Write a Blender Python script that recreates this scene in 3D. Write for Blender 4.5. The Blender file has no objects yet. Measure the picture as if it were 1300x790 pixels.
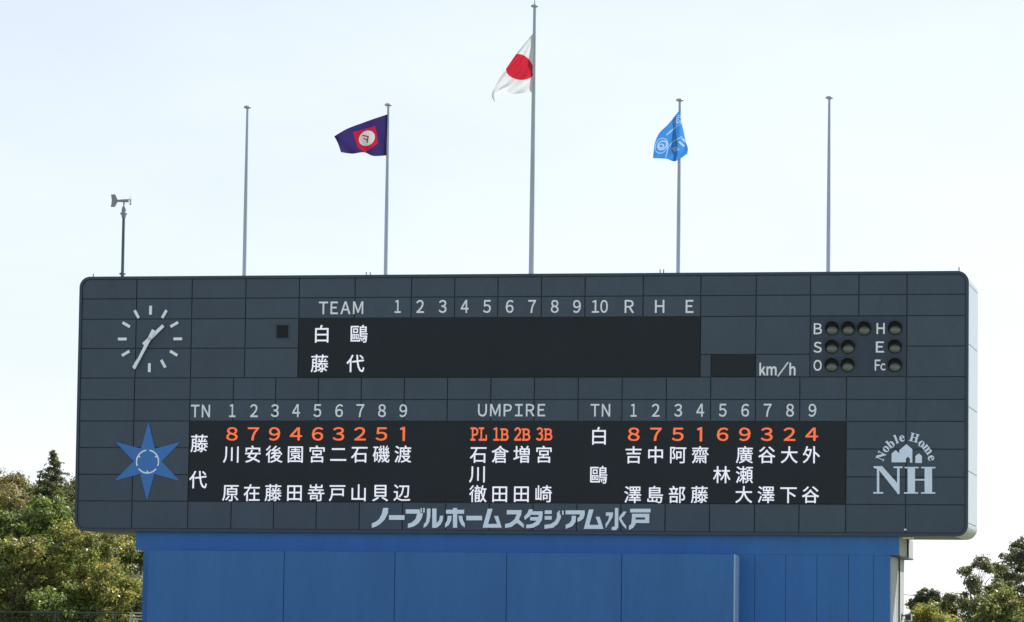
import bpy, bmesh, math, random
import numpy as np
from mathutils import Vector, Matrix

sc = bpy.context.scene
COL = sc.collection
R = math.radians

# ------------------------------------------------------------------ camera
ZB = 5.87                       # underside of the scoreboard above the playing field
F_PX = 5199.8                   # focal length in photograph pixels (1300 wide)
PITCH, ROLL, YAW = 0.0878, 0.0130, 0.2009
CAM = np.array([24.1688, -119.0504, ZB - 4.0678])
_fw = np.array([-math.sin(YAW) * math.cos(PITCH), math.cos(YAW) * math.cos(PITCH), math.sin(PITCH)])
_r0 = np.array([math.cos(YAW), math.sin(YAW), 0.0])
_u0 = np.cross(_r0, _fw)
_r = _r0 * math.cos(ROLL) + _u0 * math.sin(ROLL)
_u = -_r0 * math.sin(ROLL) + _u0 * math.cos(ROLL)
cam = bpy.data.cameras.new('camera')
cam.sensor_width = 36.0
cam.lens = F_PX / 1300 * 36
cam.clip_start, cam.clip_end = 0.5, 20000
cam_o = bpy.data.objects.new('camera', cam)
COL.objects.link(cam_o)
cam_o.matrix_world = Matrix(((_r[0], _u[0], -_fw[0], CAM[0]), (_r[1], _u[1], -_fw[1], CAM[1]),
                             (_r[2], _u[2], -_fw[2], CAM[2]), (0, 0, 0, 1)))
sc.camera = cam_o

# ------------------------------------------------------------------ sky, sun, exposure
SUN_EL, SUN_AZ = R(42), R(38)          # azimuth from +Y (away from the camera) towards +X (right)
world = bpy.data.worlds.new('World')
sc.world = world
world.use_nodes = True
wn = world.node_tree
sky = wn.nodes.new('ShaderNodeTexSky')
sky.sky_type = 'NISHITA'
sky.sun_disc = False
sky.sun_elevation = SUN_EL
sky.sun_rotation = SUN_AZ
sky.air_density, sky.dust_density, sky.ozone_density = 1.0, 0.1, 1.5
hsv = wn.nodes.new('ShaderNodeHueSaturation')          # thin high haze: the whole sky a little paler
hsv.inputs['Saturation'].default_value = 0.30
wn.links.new(sky.outputs[0], hsv.inputs['Color'])
wtc = wn.nodes.new('ShaderNodeTexCoord')               # faint uneven veil of high cloud over the whole sky
wmp = wn.nodes.new('ShaderNodeMapping'); wmp.inputs['Scale'].default_value = (1.0, 1.0, 3.0)
wnz = wn.nodes.new('ShaderNodeTexNoise'); wnz.inputs['Scale'].default_value = 9; wnz.inputs['Detail'].default_value = 7; wnz.inputs['Roughness'].default_value = .6
wmr = wn.nodes.new('ShaderNodeMapRange'); wmr.inputs[1].default_value = .3; wmr.inputs[2].default_value = .7; wmr.inputs[3].default_value = .965; wmr.inputs[4].default_value = 1.035
wvm = wn.nodes.new('ShaderNodeVectorMath'); wvm.operation = 'SCALE'
wn.links.new(wtc.outputs['Generated'], wmp.inputs[0]); wn.links.new(wmp.outputs[0], wnz.inputs[0]); wn.links.new(wnz.outputs[0], wmr.inputs[0])
wn.links.new(hsv.outputs[0], wvm.inputs[0]); wn.links.new(wmr.outputs[0], wvm.inputs['Scale'])
wti = wn.nodes.new('ShaderNodeVectorMath'); wti.operation = 'MULTIPLY'
wti.inputs[1].default_value = (.955, .98, 1.09)        # cool tint of the haze, the same all over
wn.links.new(wvm.outputs[0], wti.inputs[0])
wn.links.new(wti.outputs[0], wn.nodes['Background'].inputs[0])
wn.nodes['Background'].inputs[1].default_value = 0.10
sun = bpy.data.lights.new('sun', 'SUN')
sun.energy, sun.angle, sun.color = 5.0, R(0.53), (1.0, 0.95, 0.87)
sun_o = bpy.data.objects.new('sun', sun)
COL.objects.link(sun_o)
sdir = Vector((math.cos(SUN_EL) * math.sin(SUN_AZ), math.cos(SUN_EL) * math.cos(SUN_AZ), math.sin(SUN_EL)))
sun_o.rotation_euler = sdir.to_track_quat('Z', 'Y').to_euler()
sun_o.location = (30, 30, 60)
vs = sc.view_settings
vs.view_transform, vs.look, vs.gamma, vs.use_curve_mapping = 'Standard', 'None', 1.0, False
vs.exposure = 0.45

# ------------------------------------------------------------------ helpers
def P(px, py, Y=0.0):
    """photograph pixel -> point on the vertical plane y = Y"""
    d = _fw + _r * (px - 650) / F_PX - _u * (py - 395) / F_PX
    t = (Y - CAM[1]) / d[1]
    q = CAM + d * t
    return Vector((q[0], Y, q[2]))

def tag(o, label=None, cat=None, group=None, kind=None):
    for k, v in (('label', label), ('category', cat), ('group', group), ('kind', kind)):
        if v: o[k] = v
    return o

def link(name, me, mat=None, parent=None, loc=None):
    o = bpy.data.objects.new(name, me)
    COL.objects.link(o)
    if mat is not None and me is not None and not me.materials: me.materials.append(mat)
    if loc is not None: o.location = loc
    if parent is not None: o.parent = parent
    return o

def empty(name, loc=(0, 0, 0)):
    o = bpy.data.objects.new(name, None)
    o.empty_display_size = 0.3
    COL.objects.link(o)
    o.location = loc
    return o

class MB:
    """collects simple solids; build() links them as one mesh (world coordinates)"""
    def __init__(s): s.v, s.f, s.sm = [], [], []
    def add(s, vs_, fs, smooth=False):
        n = len(s.v)
        s.v += [tuple(v) for v in vs_]
        s.f += [tuple(i + n for i in f) for f in fs]
        s.sm += [smooth] * len(fs)
    def box(s, x0, x1, y0, y1, z0, z1):
        s.add([(x0, y0, z0), (x1, y0, z0), (x1, y1, z0), (x0, y1, z0), (x0, y0, z1), (x1, y0, z1), (x1, y1, z1), (x0, y1, z1)],
              [(0, 3, 2, 1), (4, 5, 6, 7), (0, 1, 5, 4), (1, 2, 6, 5), (2, 3, 7, 6), (3, 0, 4, 7)])
    def prism(s, poly, y0, y1):
        """poly: (x,z) list in front view; extruded from y0 (front) to y1 (back)"""
        a = sum(poly[i][0] * poly[(i + 1) % len(poly)][1] - poly[(i + 1) % len(poly)][0] * poly[i][1] for i in range(len(poly)))
        if a < 0: poly = poly[::-1]
        n = len(poly)
        s.add([(x, y0, z) for x, z in poly] + [(x, y1, z) for x, z in poly],
              [tuple(range(n)), tuple(range(2 * n - 1, n - 1, -1))] + [((i + 1) % n, i, n + i, n + (i + 1) % n) for i in range(n)])
    def tube(s, pts, rad, n=10, caps=True):
        pts = [Vector(p) for p in pts]
        if not isinstance(rad, (list, tuple)): rad = [rad] * len(pts)
        ring = []
        vs_ = []
        for i, p in enumerate(pts):
            t = (pts[min(i + 1, len(pts) - 1)] - pts[max(i - 1, 0)]).normalized()
            a = Vector((0, 1, 0)) if abs(t.y) < .9 else Vector((1, 0, 0))
            u = t.cross(a).normalized(); w = t.cross(u)
            for k in range(n):
                c = 2 * math.pi * k / n
                vs_.append(p + (u * math.cos(c) + w * math.sin(c)) * rad[i])
        fs = []
        for i in range(len(pts) - 1):
            for k in range(n):
                fs.append((i * n + k, i * n + (k + 1) % n, (i + 1) * n + (k + 1) % n, (i + 1) * n + k))
        s.add(vs_, fs, True)
        if caps:
            s.add(vs_[:n], [tuple(range(n))[::-1]]); s.add(vs_[-n:], [tuple(range(n))])
    def lathe(s, c, prof, n=16, axis='z'):
        """prof: (radius, height) list about an axis through c"""
        vs_ = []
        for r_, h in prof:
            for k in range(n):
                a = 2 * math.pi * k / n
                if axis == 'z': vs_.append((c[0] + r_ * math.cos(a), c[1] + r_ * math.sin(a), c[2] + h))
                elif axis == 'y': vs_.append((c[0] + r_ * math.cos(a), c[1] + h, c[2] + r_ * math.sin(a)))
                else: vs_.append((c[0] + h, c[1] + r_ * math.cos(a), c[2] + r_ * math.sin(a)))
        fs = []
        for i in range(len(prof) - 1):
            for k in range(n):
                fs.append((i * n + k, i * n + (k + 1) % n, (i + 1) * n + (k + 1) % n, (i + 1) * n + k))
        s.add(vs_, fs, True)
    def build(s, name, mat, parent=None, fix=True):
        me = bpy.data.meshes.new(name)
        me.from_pydata(s.v, [], s.f)
        me.polygons.foreach_set('use_smooth', s.sm)
        if fix:
            bm = bmesh.new(); bm.from_mesh(me)
            bmesh.ops.recalc_face_normals(bm, faces=bm.faces)
            bm.to_mesh(me); bm.free()
        me.update()
        o = link(name, me, mat)
        if parent is not None:
            o.parent = parent
            o.matrix_parent_inverse = parent_inv(parent)
        return o

def parent_inv(p):
    """meshes are built in world coordinates; only an Empty carries a location"""
    return Matrix.Translation(p.location).inverted() if p.type == 'EMPTY' else Matrix.Identity(4)

# ------------------------------------------------------------------ materials
def nodes(name):
    m = bpy.data.materials.new(name)
    m.use_nodes = True
    return m, m.node_tree, m.node_tree.nodes['Principled BSDF']

def mat(name, col, rough=.6, metal=0.0, var=.12, scale=1.5, stretch=(1, 1, 1), piece=0.0, spec=.5, bump=0.0, bscale=40, rvar=.1):
    """paint or metal with uneven dirt: large soft clouds plus fine speckle; piece = tone difference between pieces"""
    m, nt, b = nodes(name)
    N, L = nt.nodes, nt.links
    tc = N.new('ShaderNodeTexCoord')
    geo = N.new('ShaderNodeNewGeometry')
    mp = N.new('ShaderNodeMapping'); mp.inputs['Scale'].default_value = stretch
    L.new(geo.outputs['Position'], mp.inputs[0])
    n1 = N.new('ShaderNodeTexNoise'); n1.inputs['Scale'].default_value = scale; n1.inputs['Detail'].default_value = 6; n1.inputs['Roughness'].default_value = .62
    L.new(mp.outputs[0], n1.inputs[0])
    n2 = N.new('ShaderNodeTexNoise'); n2.inputs['Scale'].default_value = scale * 14; n2.inputs['Detail'].default_value = 3
    L.new(mp.outputs[0], n2.inputs[0])
    mr = N.new('ShaderNodeMapRange'); mr.inputs[1].default_value = .3; mr.inputs[2].default_value = .7
    mr.inputs[3].default_value = 1 - var; mr.inputs[4].default_value = 1 + var
    L.new(n1.outputs[0], mr.inputs[0])
    mr2 = N.new('ShaderNodeMapRange'); mr2.inputs[1].default_value = .3; mr2.inputs[2].default_value = .7
    mr2.inputs[3].default_value = 1 - var * .35; mr2.inputs[4].default_value = 1 + var * .35
    L.new(n2.outputs[0], mr2.inputs[0])
    mu = N.new('ShaderNodeMath'); mu.operation = 'MULTIPLY'
    L.new(mr.outputs[0], mu.inputs[0]); L.new(mr2.outputs[0], mu.inputs[1])
    last = mu.outputs[0]
    if piece:
        oi = N.new('ShaderNodeObjectInfo')
        mr3 = N.new('ShaderNodeMapRange'); mr3.inputs[3].default_value = 1 - piece; mr3.inputs[4].default_value = 1 + piece
        L.new(oi.outputs['Random'], mr3.inputs[0])
        m3 = N.new('ShaderNodeMath'); m3.operation = 'MULTIPLY'
        L.new(last, m3.inputs[0]); L.new(mr3.outputs[0], m3.inputs[1]); last = m3.outputs[0]
    vm = N.new('ShaderNodeVectorMath'); vm.operation = 'SCALE'
    vm.inputs[0].default_value = col[:3]
    L.new(last, vm.inputs['Scale'])
    L.new(vm.outputs[0], b.inputs['Base Color'])
    rr = N.new('ShaderNodeMapRange'); rr.inputs[3].default_value = max(0.05, rough - rvar); rr.inputs[4].default_value = min(1, rough + rvar)
    L.new(n1.outputs[0], rr.inputs[0]); L.new(rr.outputs[0], b.inputs['Roughness'])
    b.inputs['Metallic'].default_value = metal
    b.inputs['Specular IOR Level'].default_value = spec
    if bump:
        nb = N.new('ShaderNodeTexNoise'); nb.inputs['Scale'].default_value = bscale; nb.inputs['Detail'].default_value = 4
        L.new(geo.outputs['Position'], nb.inputs[0])
        bp = N.new('ShaderNodeBump'); bp.inputs['Strength'].default_value = bump; bp.inputs['Distance'].default_value = .02
        L.new(nb.outputs[0], bp.inputs['Height']); L.new(bp.outputs[0], b.inputs['Normal'])
    return m

def led(name, col, strength):
    """lit diodes: emission broken up by the fine diode pitch"""
    m, nt, b = nodes(name)
    N, L = nt.nodes, nt.links
    geo = N.new('ShaderNodeNewGeometry')
    n = N.new('ShaderNodeTexNoise'); n.inputs['Scale'].default_value = 30; n.inputs['Detail'].default_value = 2
    L.new(geo.outputs['Position'], n.inputs[0])
    mr = N.new('ShaderNodeMapRange'); mr.inputs[1].default_value = .3; mr.inputs[2].default_value = .7
    mr.inputs[3].default_value = strength * .82; mr.inputs[4].default_value = strength * 1.12
    L.new(n.outputs[0], mr.inputs[0])
    b.inputs['Base Color'].default_value = (.05, .05, .05, 1)
    b.inputs['Emission Color'].default_value = (*col, 1)
    L.new(mr.outputs[0], b.inputs['Emission Strength'])
    return m

M = {}
M['panel'] = mat('slate_panel_paint', (.078, .112, .160), .5, var=.10, scale=.9, stretch=(1, 1, .45), piece=.06, spec=.35)
M['count'] = mat('count_panel_paint', (.061, .088, .132), .55, var=.14, scale=1.6, stretch=(2.2, 1, .3), spec=.3)
M['frame'] = mat('dark_frame_paint', (.056, .082, .128), .45, var=.08, spec=.4)
M['gap'] = mat('backing_sheet', (.085, .105, .13), .8, var=.1)
M['casing'] = mat('pale_casing_metal', (.40, .46, .50), .38, metal=.45, var=.05, scale=.8, spec=.5)
M['soffit'] = mat('soffit_bounce_shade', (.20, .20, .15), .7, var=.12, scale=1.2)  # underside shade and green ground bounce put into the colour
M['screen'] = mat('diode_screen', (.029, .037, .047), .62, var=.10, scale=1.1, piece=.05, spec=.25, bump=.25, bscale=60)
M['white'] = mat('white_lettering', (.87, .92, .96), .32, metal=.45, rvar=.05, var=.05, scale=3)
M['silver'] = mat('silver_blue_lettering', (.68, .79, .93), .32, metal=.7, rvar=.05, var=.06, scale=3)
M['starblue'] = mat('star_blue', (.06, .26, .74), .5, var=.06, scale=2)
M['led_white'] = led('lit_white_diodes', (.84, .88, 1.0), .70)
M['led_orange'] = led('lit_orange_diodes', (1.0, .165, .038), .70)
M['black'] = mat('black_recess', (.016, .018, .021), .8, var=.1)
M['lens'] = mat('grey_lamp_lens', (.20, .22, .215), .25, var=.10, scale=6, spec=.6)
M['blue'] = mat('blue_wall_paint', (.056, .215, .58), .55, var=.09, scale=.7, stretch=(1.6, 1, .25), piece=.03, spec=.3)
M['blue2'] = mat('blue_board_paint', (.064, .228, .57), .55, var=.10, scale=.7, stretch=(1.6, 1, .25), piece=.03, spec=.3)  # slightly paler than the blue of the wall sheets
M['lit_edge'] = mat('painted_lit_edge', (.48, .70, .92), .4, var=.06)  # light on the board's end face, put into the colour
M['siding'] = mat('pale_grey_siding', (.37, .40, .40), .6, var=.07, scale=1.5, stretch=(3, 3, .3), piece=.03)
M['pipe'] = mat('dark_pipe', (.035, .038, .042), .5)
M['steel'] = mat('galvanised_pole', (.46, .52, .58), .42, metal=.35, var=.08, scale=3, stretch=(1, 1, .3))
M['dsteel'] = mat('weathered_mast', (.10, .14, .18), .5, metal=.3, var=.1, scale=3)
M['vane'] = mat('vane_grey', (.30, .35, .40), .5, var=.06)
M['cable'] = mat('cable_black', (.03, .03, .032), .6)
M['bark'] = mat('bark', (.085, .065, .05), .9, var=.35, scale=6, stretch=(1, 1, .3), bump=.6, bscale=18)
M['fence'] = mat('fence_steel', (.06, .065, .06), .5, metal=.3, var=.15, scale=4)
M['rail'] = mat('pale_railing', (.42, .43, .42), .5, var=.1, scale=4)
M['wood'] = mat('utility_pole_concrete', (.30, .29, .27), .85, var=.12, scale=3)

def mat_ground():
    m, nt, b = nodes('turf')
    N, L = nt.nodes, nt.links
    geo = N.new('ShaderNodeNewGeometry')
    n = N.new('ShaderNodeTexNoise'); n.inputs['Scale'].default_value = .35; n.inputs['Detail'].default_value = 9; n.inputs['Roughness'].default_value = .7
    L.new(geo.outputs['Position'], n.inputs[0])
    cr = N.new('ShaderNodeValToRGB')
    cr.color_ramp.elements[0].position, cr.color_ramp.elements[0].color = .3, (.11, .15, .06, 1)
    cr.color_ramp.elements[1].position, cr.color_ramp.elements[1].color = .7, (.24, .24, .13, 1)
    L.new(n.outputs[0], cr.inputs[0]); L.new(cr.outputs[0], b.inputs['Base Color'])
    b.inputs['Roughness'].default_value = .95
    return m
M['turf'] = mat_ground()

def mat_leaf(name):
    m, nt, b = nodes(name)
    N, L = nt.nodes, nt.links
    at = N.new('ShaderNodeAttribute'); at.attribute_name = 'leaf_colour'
    L.new(at.outputs['Color'], b.inputs['Base Color'])
    b.inputs['Roughness'].default_value = .38
    b.inputs['Specular IOR Level'].default_value = .5
    tr = N.new('ShaderNodeBsdfTranslucent')
    sc_ = N.new('ShaderNodeVectorMath'); sc_.operation = 'MULTIPLY'
    sc_.inputs[1].default_value = (1.25, 1.2, .55)
    L.new(at.outputs['Color'], sc_.inputs[0]); L.new(sc_.outputs[0], tr.inputs[0])
    mx = N.new('ShaderNodeMixShader'); mx.inputs[0].default_value = .55
    L.new(b.outputs[0], mx.inputs[1]); L.new(tr.outputs[0], mx.inputs[2])
    L.new(mx.outputs[0], N['Material Output'].inputs[0])
    return m
M['leaf'] = mat_leaf('leaf')

# ------------------------------------------------------------------ ground
TER = 2.0                                   # level of the terrace behind the outfield
def build_ground():
    xs = [-9000, -600, -120, -60, -30, 0, 30, 60, 120, 600, 9000]
    prof = [(-9000, 0), (-600, 0), (-130, 0), (-40, 0), (-12, 0), (-9, .25), (-4, TER - .2), (-2.5, TER), (0, TER), (10, TER), (40, TER), (120, TER), (600, TER), (9000, TER)]
    v = [(x, y, z) for y, z in prof for x in xs]
    n = len(xs)
    f = [(j * n + i, j * n + i + 1, (j + 1) * n + i + 1, (j + 1) * n + i) for j in range(len(prof) - 1) for i in range(n - 1)]
    me = bpy.data.meshes.new('ground'); me.from_pydata(v, [], f); me.update()
    tag(link('ground', me, M['turf']), kind='structure')
build_ground()

# ------------------------------------------------------------------ the scoreboard
W2, H, DEP = 13.5, 7.733, 3.03
board = empty('scoreboard', (0, 0, ZB))
tag(board, 'wide slate grey baseball scoreboard with lit diode screens, clock, star and rounded corners', 'scoreboard')

def rr(x0, x1, z0, z1, r, n=6):
    """rounded rectangle, counter-clockwise"""
    out = []
    for cx, cz, a0 in ((x1 - r, z0 + r, -90), (x1 - r, z1 - r, 0), (x0 + r, z1 - r, 90), (x0 + r, z0 + r, 180)):
        for k in range(n + 1):
            a = R(a0 + 90 * k / n)
            out.append((cx + r * math.cos(a), cz + r * math.sin(a)))
    return out

def bz(z): return z + ZB
def bpoly(p): return [(x, z + ZB) for x, z in p]

CR = .33
# backing sheet behind the panel joints, and the body of the casing
m = MB(); m.prism(bpoly(rr(-W2 + .05, W2 - .05, .05, H - .05, CR - .05)), .012, .06); m.build('backing_sheet', M['gap'], board)
m = MB(); m.prism(bpoly(rr(-W2 + .03, W2 - .03, .03, H - .03, CR - .03)), .062, DEP - .02); m.build('casing', M['soffit'], board)
# casing skin: bent sheets around the edge with open joints
def skin(points, material='casing'):
    m = MB()
    def nrm(i):
        a = points[max(i - 1, 0)]; b = points[min(i + 1, len(points) - 1)]
        d = Vector((b[0] - a[0], b[1] - a[1])).normalized()
        return Vector((d.y, -d.x))
    n = len(points)
    inn = [(p[0] - nrm(i).x * .026, p[1] - nrm(i).y * .026) for i, p in enumerate(points)]
    v = []
    for y in (.03, DEP):
        v += [(x, y, z + ZB) for x, z in points] + [(x, y, z + ZB) for x, z in inn]
    f = []
    for i in range(n - 1):
        o0, i0, o1, i1 = i, n + i, 2 * n + i, 3 * n + i
        f += [(o0, o0 + 1, o1 + 1, o1), (i0, i1, i1 + 1, i0 + 1), (o0, i0, i0 + 1, o0 + 1), (o1, o1 + 1, i1 + 1, i1)]
    f += [(0, 2 * n, 3 * n, n), (n - 1, 2 * n - 1, 4 * n - 1, 3 * n - 1)]
    m.add(v, f)
    m.build('casing_sheet', M[material], board)
def arc(cx, cz, a0, a1, n=8): return [(cx + CR * math.cos(R(a0 + (a1 - a0) * k / n)), cz + CR * math.sin(R(a0 + (a1 - a0) * k / n))) for k in range(n + 1)]
g = .011
for s in (1, -1):
    zz = [CR + .06, 1.9, 3.78, 5.6, H - CR - .06]
    for a, b in zip(zz[:-1], zz[1:]):
        pts = [(W2, a + g), (W2, b - g)] if s > 0 else [(-W2, b - g), (-W2, a + g)]
        skin(pts)
c1 = [(W2 - CR - .06, 0)] + arc(W2 - CR, CR, -90, 0) + [(W2, CR + .06 - g)]
skin(c1)
skin([(W2, H - CR - .06 + g)] + arc(W2 - CR, H - CR, 0, 90) + [(W2 - CR - .06, H)])
skin([(-W2 + CR + .06, H)] + arc(-W2 + CR, H - CR, 90, 180) + [(-W2, H - CR - .06 + g)])
skin([(-W2, CR + .06 - g)] + arc(-W2 + CR, CR, 180, 270) + [(-W2 + CR + .06, 0)])
xs = np.linspace(-W2 + CR + .06, W2 - CR - .06, 11)
for a, b in zip(xs[:-1], xs[1:]):
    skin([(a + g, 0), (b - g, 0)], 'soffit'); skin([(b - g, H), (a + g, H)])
# dark rim around the face
outer, inner = rr(-W2, W2, 0, H, CR, 8), rr(-W2 + .085, W2 - .085, .085, H - .085, CR - .085, 8)
m = MB(); n = len(outer)
v = [(x, -.075, z + ZB) for x, z in outer] + [(x, -.075, z + ZB) for x, z in inner] + [(x, .028, z + ZB) for x, z in outer] + [(x, .028, z + ZB) for x, z in inner]
f = []
for i in range(n):
    j = (i + 1) % n
    f += [(i, j, n + j, n + i), (2 * n + i, 3 * n + i, 3 * n + j, 2 * n + j), (i, 2 * n + i, 2 * n + j, j), (n + i, n + j, 3 * n + j, 3 * n + i)]
m.add(v, f); m.build('face_rim', M['frame'], board)

# face panels, row by row
rnd = random.Random(4)
XL, XR, ZT, Zb = -W2 + .085, W2 - .085, H - .085, .085
topc = [XL, -11.69, -9.95, -8.266, -6.605, -4.88, -3.144, -1.82, -.5, .821, 2.139, 3.886, 5.612, 7.258, 8.862, 10.29, 11.70, XR]
midc = [XL, -11.70, -9.95, -8.60, -7.285, -5.965, -4.64, -3.318, -2.0, -.676, .643, 1.966, 3.287, 4.608, 5.93, 7.258, 8.57, 9.94, 11.687, XR]
cells = []
def row(cols, z0, z1): cells.extend((a, b, z0, z1) for a, b in zip(cols[:-1], cols[1:]))
row(topc, 7.05, ZT); row(topc, 6.43, 7.05)
row(topc[:5], 5.537, 6.43); row(topc[:5], 4.642, 5.537)
row([5.612, 7.258, 8.862], 5.308, 6.43)
cells += [(5.612, 5.937, 4.642, 5.308), (7.258, 8.862, 4.642, 5.308)]
row([11.70, XR], 5.537, 6.43); row([11.70, XR], 4.642, 5.537)
row(midc, 3.981, 4.642); row(midc, 3.337, 3.981)
for z0, z1 in ((2.53, 3.337), (1.718, 2.53), (.914, 1.718)):
    row(midc[:3], z0, z1); row(midc[-3:], z0, z1)
row(midc, Zb, .914)
G = .015
def face_piece(name, x0, x1, z0, z1, y0, material):
    x0 += G; x1 -= G; z0 += G; z1 -= G
    r = CR - .085 - .02
    poly = []
    for cx, cz, sx, sz in ((x0, z0, -1, -1), (x1, z0, 1, -1), (x1, z1, 1, 1), (x0, z1, -1, 1)):
        if abs(abs(cx) - XR) < .03 and (abs(cz - ZT) < .03 or abs(cz - Zb) < .03):
            ox, oz = cx - sx * r, cz - sz * r
            a0 = {(-1, -1): 180, (1, -1): 270, (1, 1): 0, (-1, 1): 90}[(sx, sz)]
            poly += [(ox + r * math.cos(R(a0 + 15 * k)), oz + r * math.sin(R(a0 + 15 * k))) for k in range(7)]
        else: poly.append((cx, cz))
    m = MB(); m.prism(bpoly(poly), y0, .014)
    return m.build(name, material, board)
for c in cells:
    face_piece('face_panel', *c, -.045 + rnd.uniform(-.004, .004), M['panel'])
count = face_piece('count_panel', 8.862, 11.70, 4.642, 6.43, -.047, M['count'])
count['label'] = 'darker panel with ball, strike and out lamps'
scr_top = face_piece('score_screen', -6.605, 5.612, 4.642, 6.43, -.052, M['screen'])
scr_top['label'] = 'upper diode screen with two team names'
scr_sp = face_piece('speed_screen', 5.937, 7.258, 4.642, 5.308, -.052, M['screen'])
scr_low = face_piece('lineup_screen', -9.95, 9.94, .914, 3.337, -.052, M['screen'])
scr_low['label'] = 'long lower diode screen with both lineups and umpires'

# ------------------------------------------------------------------ glyphs
_gc = {}
def glyph(ch, res=3):
    """flat outline mesh of one character: (verts Nx2, faces), one em = 1"""
    if ch in _gc: return _gc[ch]
    cu = bpy.data.curves.new('glyph', 'FONT')
    cu.body = ch; cu.size = 1.0; cu.resolution_u = res
    ob = bpy.data.objects.new('glyph', cu)
    COL.objects.link(ob)
    dg = bpy.context.evaluated_depsgraph_get()
    me = bpy.data.meshes.new_from_object(ob.evaluated_get(dg))
    v = [(p.co.x, p.co.y) for p in me.vertices]
    f = [tuple(q.vertices) for q in me.polygons]
    bpy.data.meshes.remove(me); bpy.data.objects.remove(ob); bpy.data.curves.remove(cu)
    _gc[ch] = (v, f)
    return _gc[ch]
def bbox(v):
    xs_ = [p[0] for p in v]; ys_ = [p[1] for p in v]
    return min(xs_), max(xs_), min(ys_), max(ys_)
def wide(t):
    return [chr(ord(c) - 0x21 + 0xFF01) if 0x21 <= ord(c) <= 0x7e else c for c in t]

def flat(name, items, material, parent, y, bold=0.0, n8=False):
    """items: list of (verts in board x,z ; faces). One lettering mesh just proud of the face; bold strokes come from shifted layers"""
    m = MB()
    offs = [(0, 0)] if not bold else [(bold, bold * .6), (-bold, -bold * .6), (-bold * .6, bold), (bold * .6, -bold)]
    for k, (dx, dz) in enumerate(offs):
        for v, f in items:
            m.add([(x + dx, y - k * .0012, z + dz + ZB) for x, z in v], f)
    o = m.build(name, material, parent, fix=False)
    return o

def word(text, px0, px1, pyc, hpx, gap=.16, chars=None, name='lettering', material=None, parent=None, y=-.056, bold=0.0):
    """a word set in the wide grotesque forms, fitted between two photograph columns at a given height"""
    chars = chars or wide(text)
    items, x = [], 0
    for ch in chars:
        if ch == ' ': x += .35; continue
        v, f = glyph(ch)
        b = bbox(v)
        items.append(([(p[0] - b[0] + x, p[1]) for p in v], f)); x += b[1] - b[0] + gap
    allv = [p for v, _ in items for p in v]
    b = bbox(allv)
    A, B = P(px0, pyc, y), P(px1, pyc, y)
    s = P((px0 + px1) / 2, pyc - hpx / 2, y).z - P((px0 + px1) / 2, pyc + hpx / 2, y).z
    zc = (A.z + B.z) / 2 - ZB
    sx, sz = (B.x - A.x) / (b[1] - b[0]), s / (b[3] - b[2])
    out = [([(A.x + (p[0] - b[0]) * sx, zc + (p[1] - (b[2] + b[3]) / 2) * sz) for p in v], f) for v, f in items]
    return flat(name, out, material or M['white'], parent or board, y, bold)

def single(ch, pxc, pyc, em_px, name, material, parent, y, bold=0.0, sx=1.0, sy=1.0, ref=None):
    """one character centred by its body square (or by the box of a reference character)"""
    v, f = glyph(ch)
    b = bbox(glyph(ref)[0] if ref else v) if ref != 'em' else (0, 1, -.12, .88)
    c = P(pxc, pyc, y)
    s = P(pxc, pyc - em_px / 2, y).z - P(pxc, pyc + em_px / 2, y).z
    mx, mz = (b[0] + b[1]) / 2, (b[2] + b[3]) / 2
    out = [([(c.x + (p[0] - mx) * s * sx, c.z - ZB + (p[1] - mz) * s * sy) for p in v], f)]
    return flat(name, out, material, parent, y, bold)

# painted captions
BW = .0065
word('TEAM', 405, 461, 391, 15.5, .2, name='caption', bold=BW)
def numerals(seq, xs_, py, h=16, y=-.056):
    for t, x in zip(seq, xs_):
        w = {1: 9.5, 2: 20}[len(t)] if t not in 'HR' else 11.5
        if t == '1': w = 7.5
        word(t, x - w / 2, x + w / 2, py, h, .12, name='caption', bold=BW)
numerals(['1', '2', '3', '4', '5', '6', '7', '8', '9', '10', 'R', 'H', 'E'],
         [505, 533.5, 562, 590, 618.3, 647, 675.5, 704.3, 732.5, 761.5, 799, 837.5, 875.5], 389.2)
word('TN', 242.5, 266.5, 522, 15.5, .2, name='caption', bold=BW)
numerals('123456789', [295, 322.5, 349, 376, 403, 430.5, 457.5, 485, 512], 521.5)
word('UMPIRE', 607, 692, 521, 15.5, .24, name='caption', bold=BW)
word('TN', 750, 774.5, 521, 15.5, .2, name='caption', bold=BW)
numerals('123456789', [804.5, 832.5, 861, 889, 917.5, 946, 974.5, 1003, 1031.5], 521)
word('km/h', 964.5, 1009.5, 469, 18, .14, name='caption', bold=.012)
for t, x, py in (('B', 1038.3, 417.5), ('S', 1038, 441), ('O', 1038, 464), ('H', 1118, 417.2), ('E', 1117.2, 440.7)):
    word(t, x - 5, x + 5, py, 13.5, name='caption', parent=count, y=-.06, bold=BW)
word('F', 1110.8, 1117.5, 463.7, 13.5, name='caption', parent=count, y=-.06, bold=BW)
word('c', 1118, 1124, 466, 8.5, name='caption', parent=count, y=-.06, bold=BW)

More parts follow.
